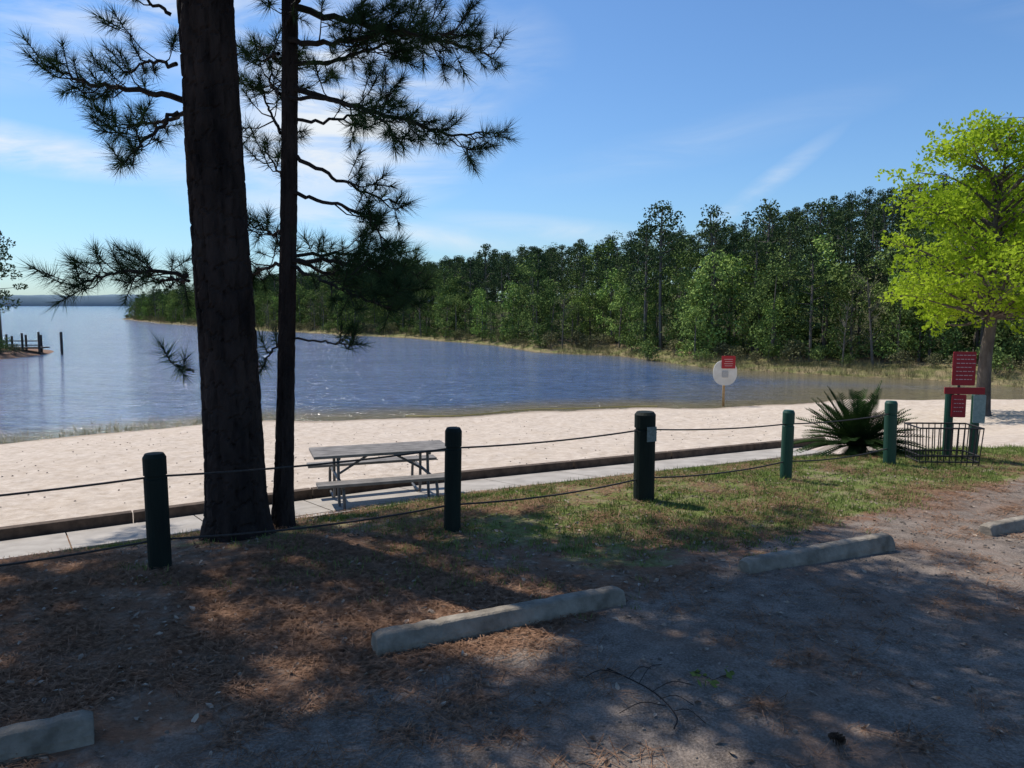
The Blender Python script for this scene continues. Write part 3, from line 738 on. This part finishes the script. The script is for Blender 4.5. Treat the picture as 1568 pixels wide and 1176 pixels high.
def straw_proto(name,seed):
    rg=np.random.default_rng(seed);mb=MB()
    for k in range(16):
        a=rg.uniform(0,6.28);c=np.array([rg.normal()*.07,rg.normal()*.07,rg.uniform(.003,.018)]);l=rg.uniform(.05,.1)
        d=np.array([math.cos(a),math.sin(a),rg.normal()*.08]);w_=np.array([-math.sin(a),math.cos(a),0])*.0018
        mb.add([c-d*l-w_,c-d*l+w_,c+d*l+w_,c+d*l-w_],[[0,1,2,3]])
    return mb.build(name,[M_straw],link=False)
M_straw=foliage('dead_needles',(.11,.06,.037),(.36,.215,.135),0,25,False)
sp_=[straw_proto('straw_%d'%k,90+k) for k in range(4)]
n=22000;x=rng.uniform(-7,8,n);y=rng.uniform(1.8,12,n);s,t,lt,g=zone_of(x,y)
keep=(rng.random(n)<(1-g*.7)*(1-lt*.84)*sstep(.3,.6,fbm(x*1.1,y*1.1,51))*1.5)&(s<2.9);x,y=x[keep],y[keep]
k=len(x);instancer('pine_straw',sp_,np.stack([x,y,gz_(x,y)],-1),np.stack([np.zeros(k),np.zeros(k),rng.uniform(0,6,k)],-1),rng.uniform(.7,1.3,k),rng.integers(0,4,k))
M_leaf=foliage('fallen_leaf',(.10,.065,.045),(.46,.38,.30),0,14,False)
def leaf_proto(name,seed):
    rg=np.random.default_rng(seed);mb=MB();l=.03;w_=.013
    mb.add([(-l,0,.004),(-l*.3,-w_,.012+rg.uniform(0,.008)),(l*.5,-w_*.8,.01),(l,0,.006+rg.uniform(0,.012)),(l*.5,w_*.8,.014),(-l*.3,w_,.006),(0,0,.004)],
      [[0,1,6],[1,2,6],[2,3,6],[3,4,6],[4,5,6],[5,0,6]]);return mb.build(name,[M_leaf],link=False)
lp=[leaf_proto('leaf_%d'%k,k) for k in range(3)]
n=10000;x=rng.uniform(-6,8,n);y=rng.uniform(1.6,11,n);s,t,lt,g=zone_of(x,y);keep=(s<2.8)&(rng.random(n)<1-lt*.78);x,y=x[keep],y[keep]
k=len(x);instancer('fallen_leaves',lp,np.stack([x,y,gz_(x,y)+.003],-1),np.stack([rng.normal(0,.25,k),rng.normal(0,.25,k),rng.uniform(0,6,k)],-1),rng.uniform(.3,1.1,k),rng.integers(0,3,k))
M_peb=simple('pebble_stone',(.10,.08,.065),(.26,.22,.18),20,.9,0)
def peb(name,seed):
    rg=np.random.default_rng(seed);mb=MB();a=np.linspace(0,6.28,7)[:-1]
    V=[(math.cos(q)*.012*rg.uniform(.7,1.2),math.sin(q)*.012*rg.uniform(.7,1.2),0) for q in a]+[(math.cos(q)*.008,math.sin(q)*.008,.009) for q in a]+[(0,0,.011)]
    mb.add(V,[[i,(i+1)%6,6+(i+1)%6,6+i] for i in range(6)]);mb.F.append((np.array([[6+i,6+(i+1)%6,12] for i in range(6)]),0))
    return mb.build(name,[M_peb],link=False)
pp=[peb('pebble_%d'%k,k) for k in range(3)]
n=4200;x=rng.uniform(-3,9,n);y=rng.uniform(1.6,8,n);s,t,lt,g=zone_of(x,y);keep=lt>.4;x,y=x[keep],y[keep]
x=np.concatenate([x,rng.uniform(-14,9,900)]);y=np.concatenate([y,rng.uniform(9,28,900)])
s,t=ST(x,y);keep=(s<2.6)|((s>4.7)&(NSf(x)-y>.8));x,y=x[keep],y[keep];s,t=ST(x,y)
z=gz_(x,y)+(fbm(x*3.1,y*3.1,9)-.47)*.12*sstep(4.6,5.3,s)
k=len(x);instancer('pebbles',pp,np.stack([x,y,z],-1),np.stack([np.zeros(k),np.zeros(k),rng.uniform(0,6,k)],-1),rng.uniform(.4,1.3,k)*np.where(s>4,1.4,1),rng.integers(0,3,k))
mb=MB();bx,by=.75,3.95;z=hz(bx,by)+.015
addtube(mb,smooth_path([(bx-.2,by+.4,z),(bx,by+.1,z+.02),(bx+.08,by-.15,z+.015),(bx+.05,by-.25,z)],12),.004,5)
for a,b in [((0,.1),(.25,.2)),((.05,-.05),(-.2,-.1)),((-.15,.3),(-.35,.28)),((.08,-.1),(.22,-.2)),((-.05,.2),(.12,.45)),((-.1,.25),(.05,.4)),((.03,.02),(.2,-.02))]:
    addtube(mb,smooth_path([(bx+a[0],by+a[1],z+.012),(bx+(a[0]+b[0])/2,by+(a[1]+b[1])/2+.03,z+.03),(bx+b[0],by+b[1],z)],7),.0025,4)
mb.build('fallen_twig',[M_twig])
# pine cone lying on the lot
M_cone=simple('cone_scale',(.05,.03,.02),(.13,.085,.055),30,.9,0)
def cone(name,x,y,rz):
    mb=MB();n=70
    for k in range(n):
        u=k/n;a=k*2.399;r=.022*math.sin(math.pi*min(1,.12+u*.85))+.004;zc=-.04+.08*u
        d=np.array([math.cos(a),math.sin(a),.25+.6*u]);sd=np.array([-math.sin(a),math.cos(a),0])*.006
        b=np.array([0,0,zc]);mb.add([b-sd*.4,b+sd*.4,b+d*r+sd,b+d*r*1.25,b+d*r-sd],[[0,1,2,4]]);mb.F.append((np.array([[2,3,4]])+mb.n-5,0))
    addtube(mb,[(0,0,-.04),(0,0,.035)],[.011,.005],6)
    o=mb.build(name,[M_cone],loc=(x,y,hz(x,y)+.025));o.rotation_euler=(math.pi/2-.1,0,rz)
cone('pine_cone',1.56,3.6,.6)
# green leafy sprig
mb=MB();rg=np.random.default_rng(9);bx,by=1.12,4.2;z=hz(bx,by)+.02
for k in range(3):
    a=k*1.9+.5;e_=np.array([bx+math.cos(a)*.12,by+math.sin(a)*.08,z+.02]);addtube(mb,[(bx,by,z),e_],.002,4,1)
    V,F=rnd_leaves(e_+rg.normal(0,.025,(7,3))*[1,1,.4],.05,rg,.6);mb.add(V,F,0)
mb.build('fallen_sprig',[foliage('sprig_leaf',(.10,.14,.04),(.2,.25,.08),.2,8,False),M_twig])
M_reed=foliage('reed',(.12,.13,.06),(.26,.23,.12),0,2,False)
rp=[grass_proto('reed_%d'%k,120+k,M_reed,10,.3) for k in range(3)]
nr=3600
x=np.concatenate([rng.uniform(-16,-9,240),rng.uniform(-112,60,2000),rng.uniform(4,40,nr-2000)]);y=np.concatenate([NSf(x[:240])+rng.exponential(.9,240)-.2,FYf(x[240:])+rng.uniform(-.6,4.2,nr)])
sc=np.concatenate([rng.uniform(.5,1.1,240),rng.uniform(1.0,2.4,nr)])
k=len(x);instancer('shore_reeds',rp,np.stack([x,y,np.maximum(H(x,y),-2.12)],-1),np.stack([np.zeros(k),np.zeros(k),rng.uniform(0,6,k)],-1),sc,rng.integers(0,3,k))
# ------------------------------------------------------------------ light
el=math.radians(57);hx,hy=-.80,.60
S_=Vector((hx*math.cos(el),hy*math.cos(el),math.sin(el)))
ld=bpy.data.lights.new('sun','SUN');ld.energy=5.0;ld.angle=math.radians(.5);ld.color=(1,.94,.86)
lo=bpy.data.objects.new('sun',ld);COL.objects.link(lo);lo.rotation_euler=S_.to_track_quat('Z','Y').to_euler();lo.location=(0,0,30)
wd=bpy.data.worlds.new('World');scene.world=wd;wd.use_nodes=True;nt=wd.node_tree;nt.nodes.clear()
out=nt.nodes.new('ShaderNodeOutputWorld');bg=nt.nodes.new('ShaderNodeBackground');bg.inputs[1].default_value=.132
sk=nt.nodes.new('ShaderNodeTexSky');sk.sky_type='NISHITA';sk.sun_disc=False;sk.sun_elevation=el;sk.sun_rotation=math.atan2(hx,hy)
sk.air_density=1.0;sk.dust_density=.6;sk.ozone_density=2.5
tc=N(nt,'ShaderNodeTexCoord');G=tc.outputs['Generated']
def vm(op,a,b):
    n=N(nt,'ShaderNodeVectorMath');n.operation=op
    for s,v in((n.inputs[0],a),(n.inputs[1],b)):
        if isinstance(v,tuple): s.default_value=v
        else: nt.links.new(v,s)
    return n
mp=N(nt,'ShaderNodeMapping');mp.inputs['Scale'].default_value=(2.2,2.2,9);mp.inputs['Rotation'].default_value=(.25,.2,0);nt.links.new(G,mp.inputs[0])
cn=mapr(nt,noise(nt,mp.outputs[0],2.4,6,.62,.6),.36,.62)
tot=None
for az,el_,wx_,wz_,sl,st in [(-33,9.5,.16,.022,-.1,1.2),(-28,18,.2,.07,.2,.8),(-12.5,11,.17,.08,.1,1.2),(-11,17,.2,.07,0,.8),(17.5,8,.07,.014,.7,.38),(13,11,.2,.025,.2,.15),(-7,5,.2,.015,-.15,.6),(4,5.2,.16,.015,-.1,.45),(30,19,.2,.04,-.5,.12)]:
    a=math.radians(az);e_=math.radians(el_)
    d=(math.sin(a)*math.cos(e_),math.cos(a)*math.cos(e_),math.sin(e_))
    df=vm('SUBTRACT',G,d).outputs[0]
    r_=(math.cos(a),-math.sin(a),0);u_=(0,0,1)
    px_=vm('DOT_PRODUCT',df,r_).outputs['Value'];pz_=vm('DOT_PRODUCT',df,u_).outputs['Value']
    pz2=math_(nt,'SUBTRACT',pz_,math_(nt,'MULTIPLY',px_,sl))
    q=math_(nt,'ADD',math_(nt,'POWER',math_(nt,'ABSOLUTE',math_(nt,'DIVIDE',px_,wx_)),2),math_(nt,'POWER',math_(nt,'ABSOLUTE',math_(nt,'DIVIDE',pz2,wz_)),2))
    msk=mapr(nt,math_(nt,'SQRT',q),1.3,0,0,st)
    tot=msk if tot is None else math_(nt,'ADD',tot,msk)
cl=math_(nt,'MULTIPLY',math_(nt,'MINIMUM',tot,1),cn)
skc=mixc(nt,1.0,sk.outputs[0],(.64,.87,1.10),'MULTIPLY')
cc=mixc(nt,cl,skc,(6.4,6.8,7.2))
nt.links.new(cc,bg.inputs[0]);nt.links.new(bg.outputs[0],out.inputs[0])
# ------------------------------------------------------------------ camera
c=bpy.data.cameras.new('camera');c.sensor_fit='HORIZONTAL';c.sensor_width=36;c.lens=36/2/(784/1207);c.clip_end=9000;c.clip_start=.05
o=bpy.data.objects.new('camera',c);COL.objects.link(o);o.location=(0,0,2.1);o.rotation_euler=(math.pi/2-math.atan(122/1207),0,0)
scene.camera=o
scene.view_settings.view_transform='Standard';scene.view_settings.look='None';scene.view_settings.exposure=0
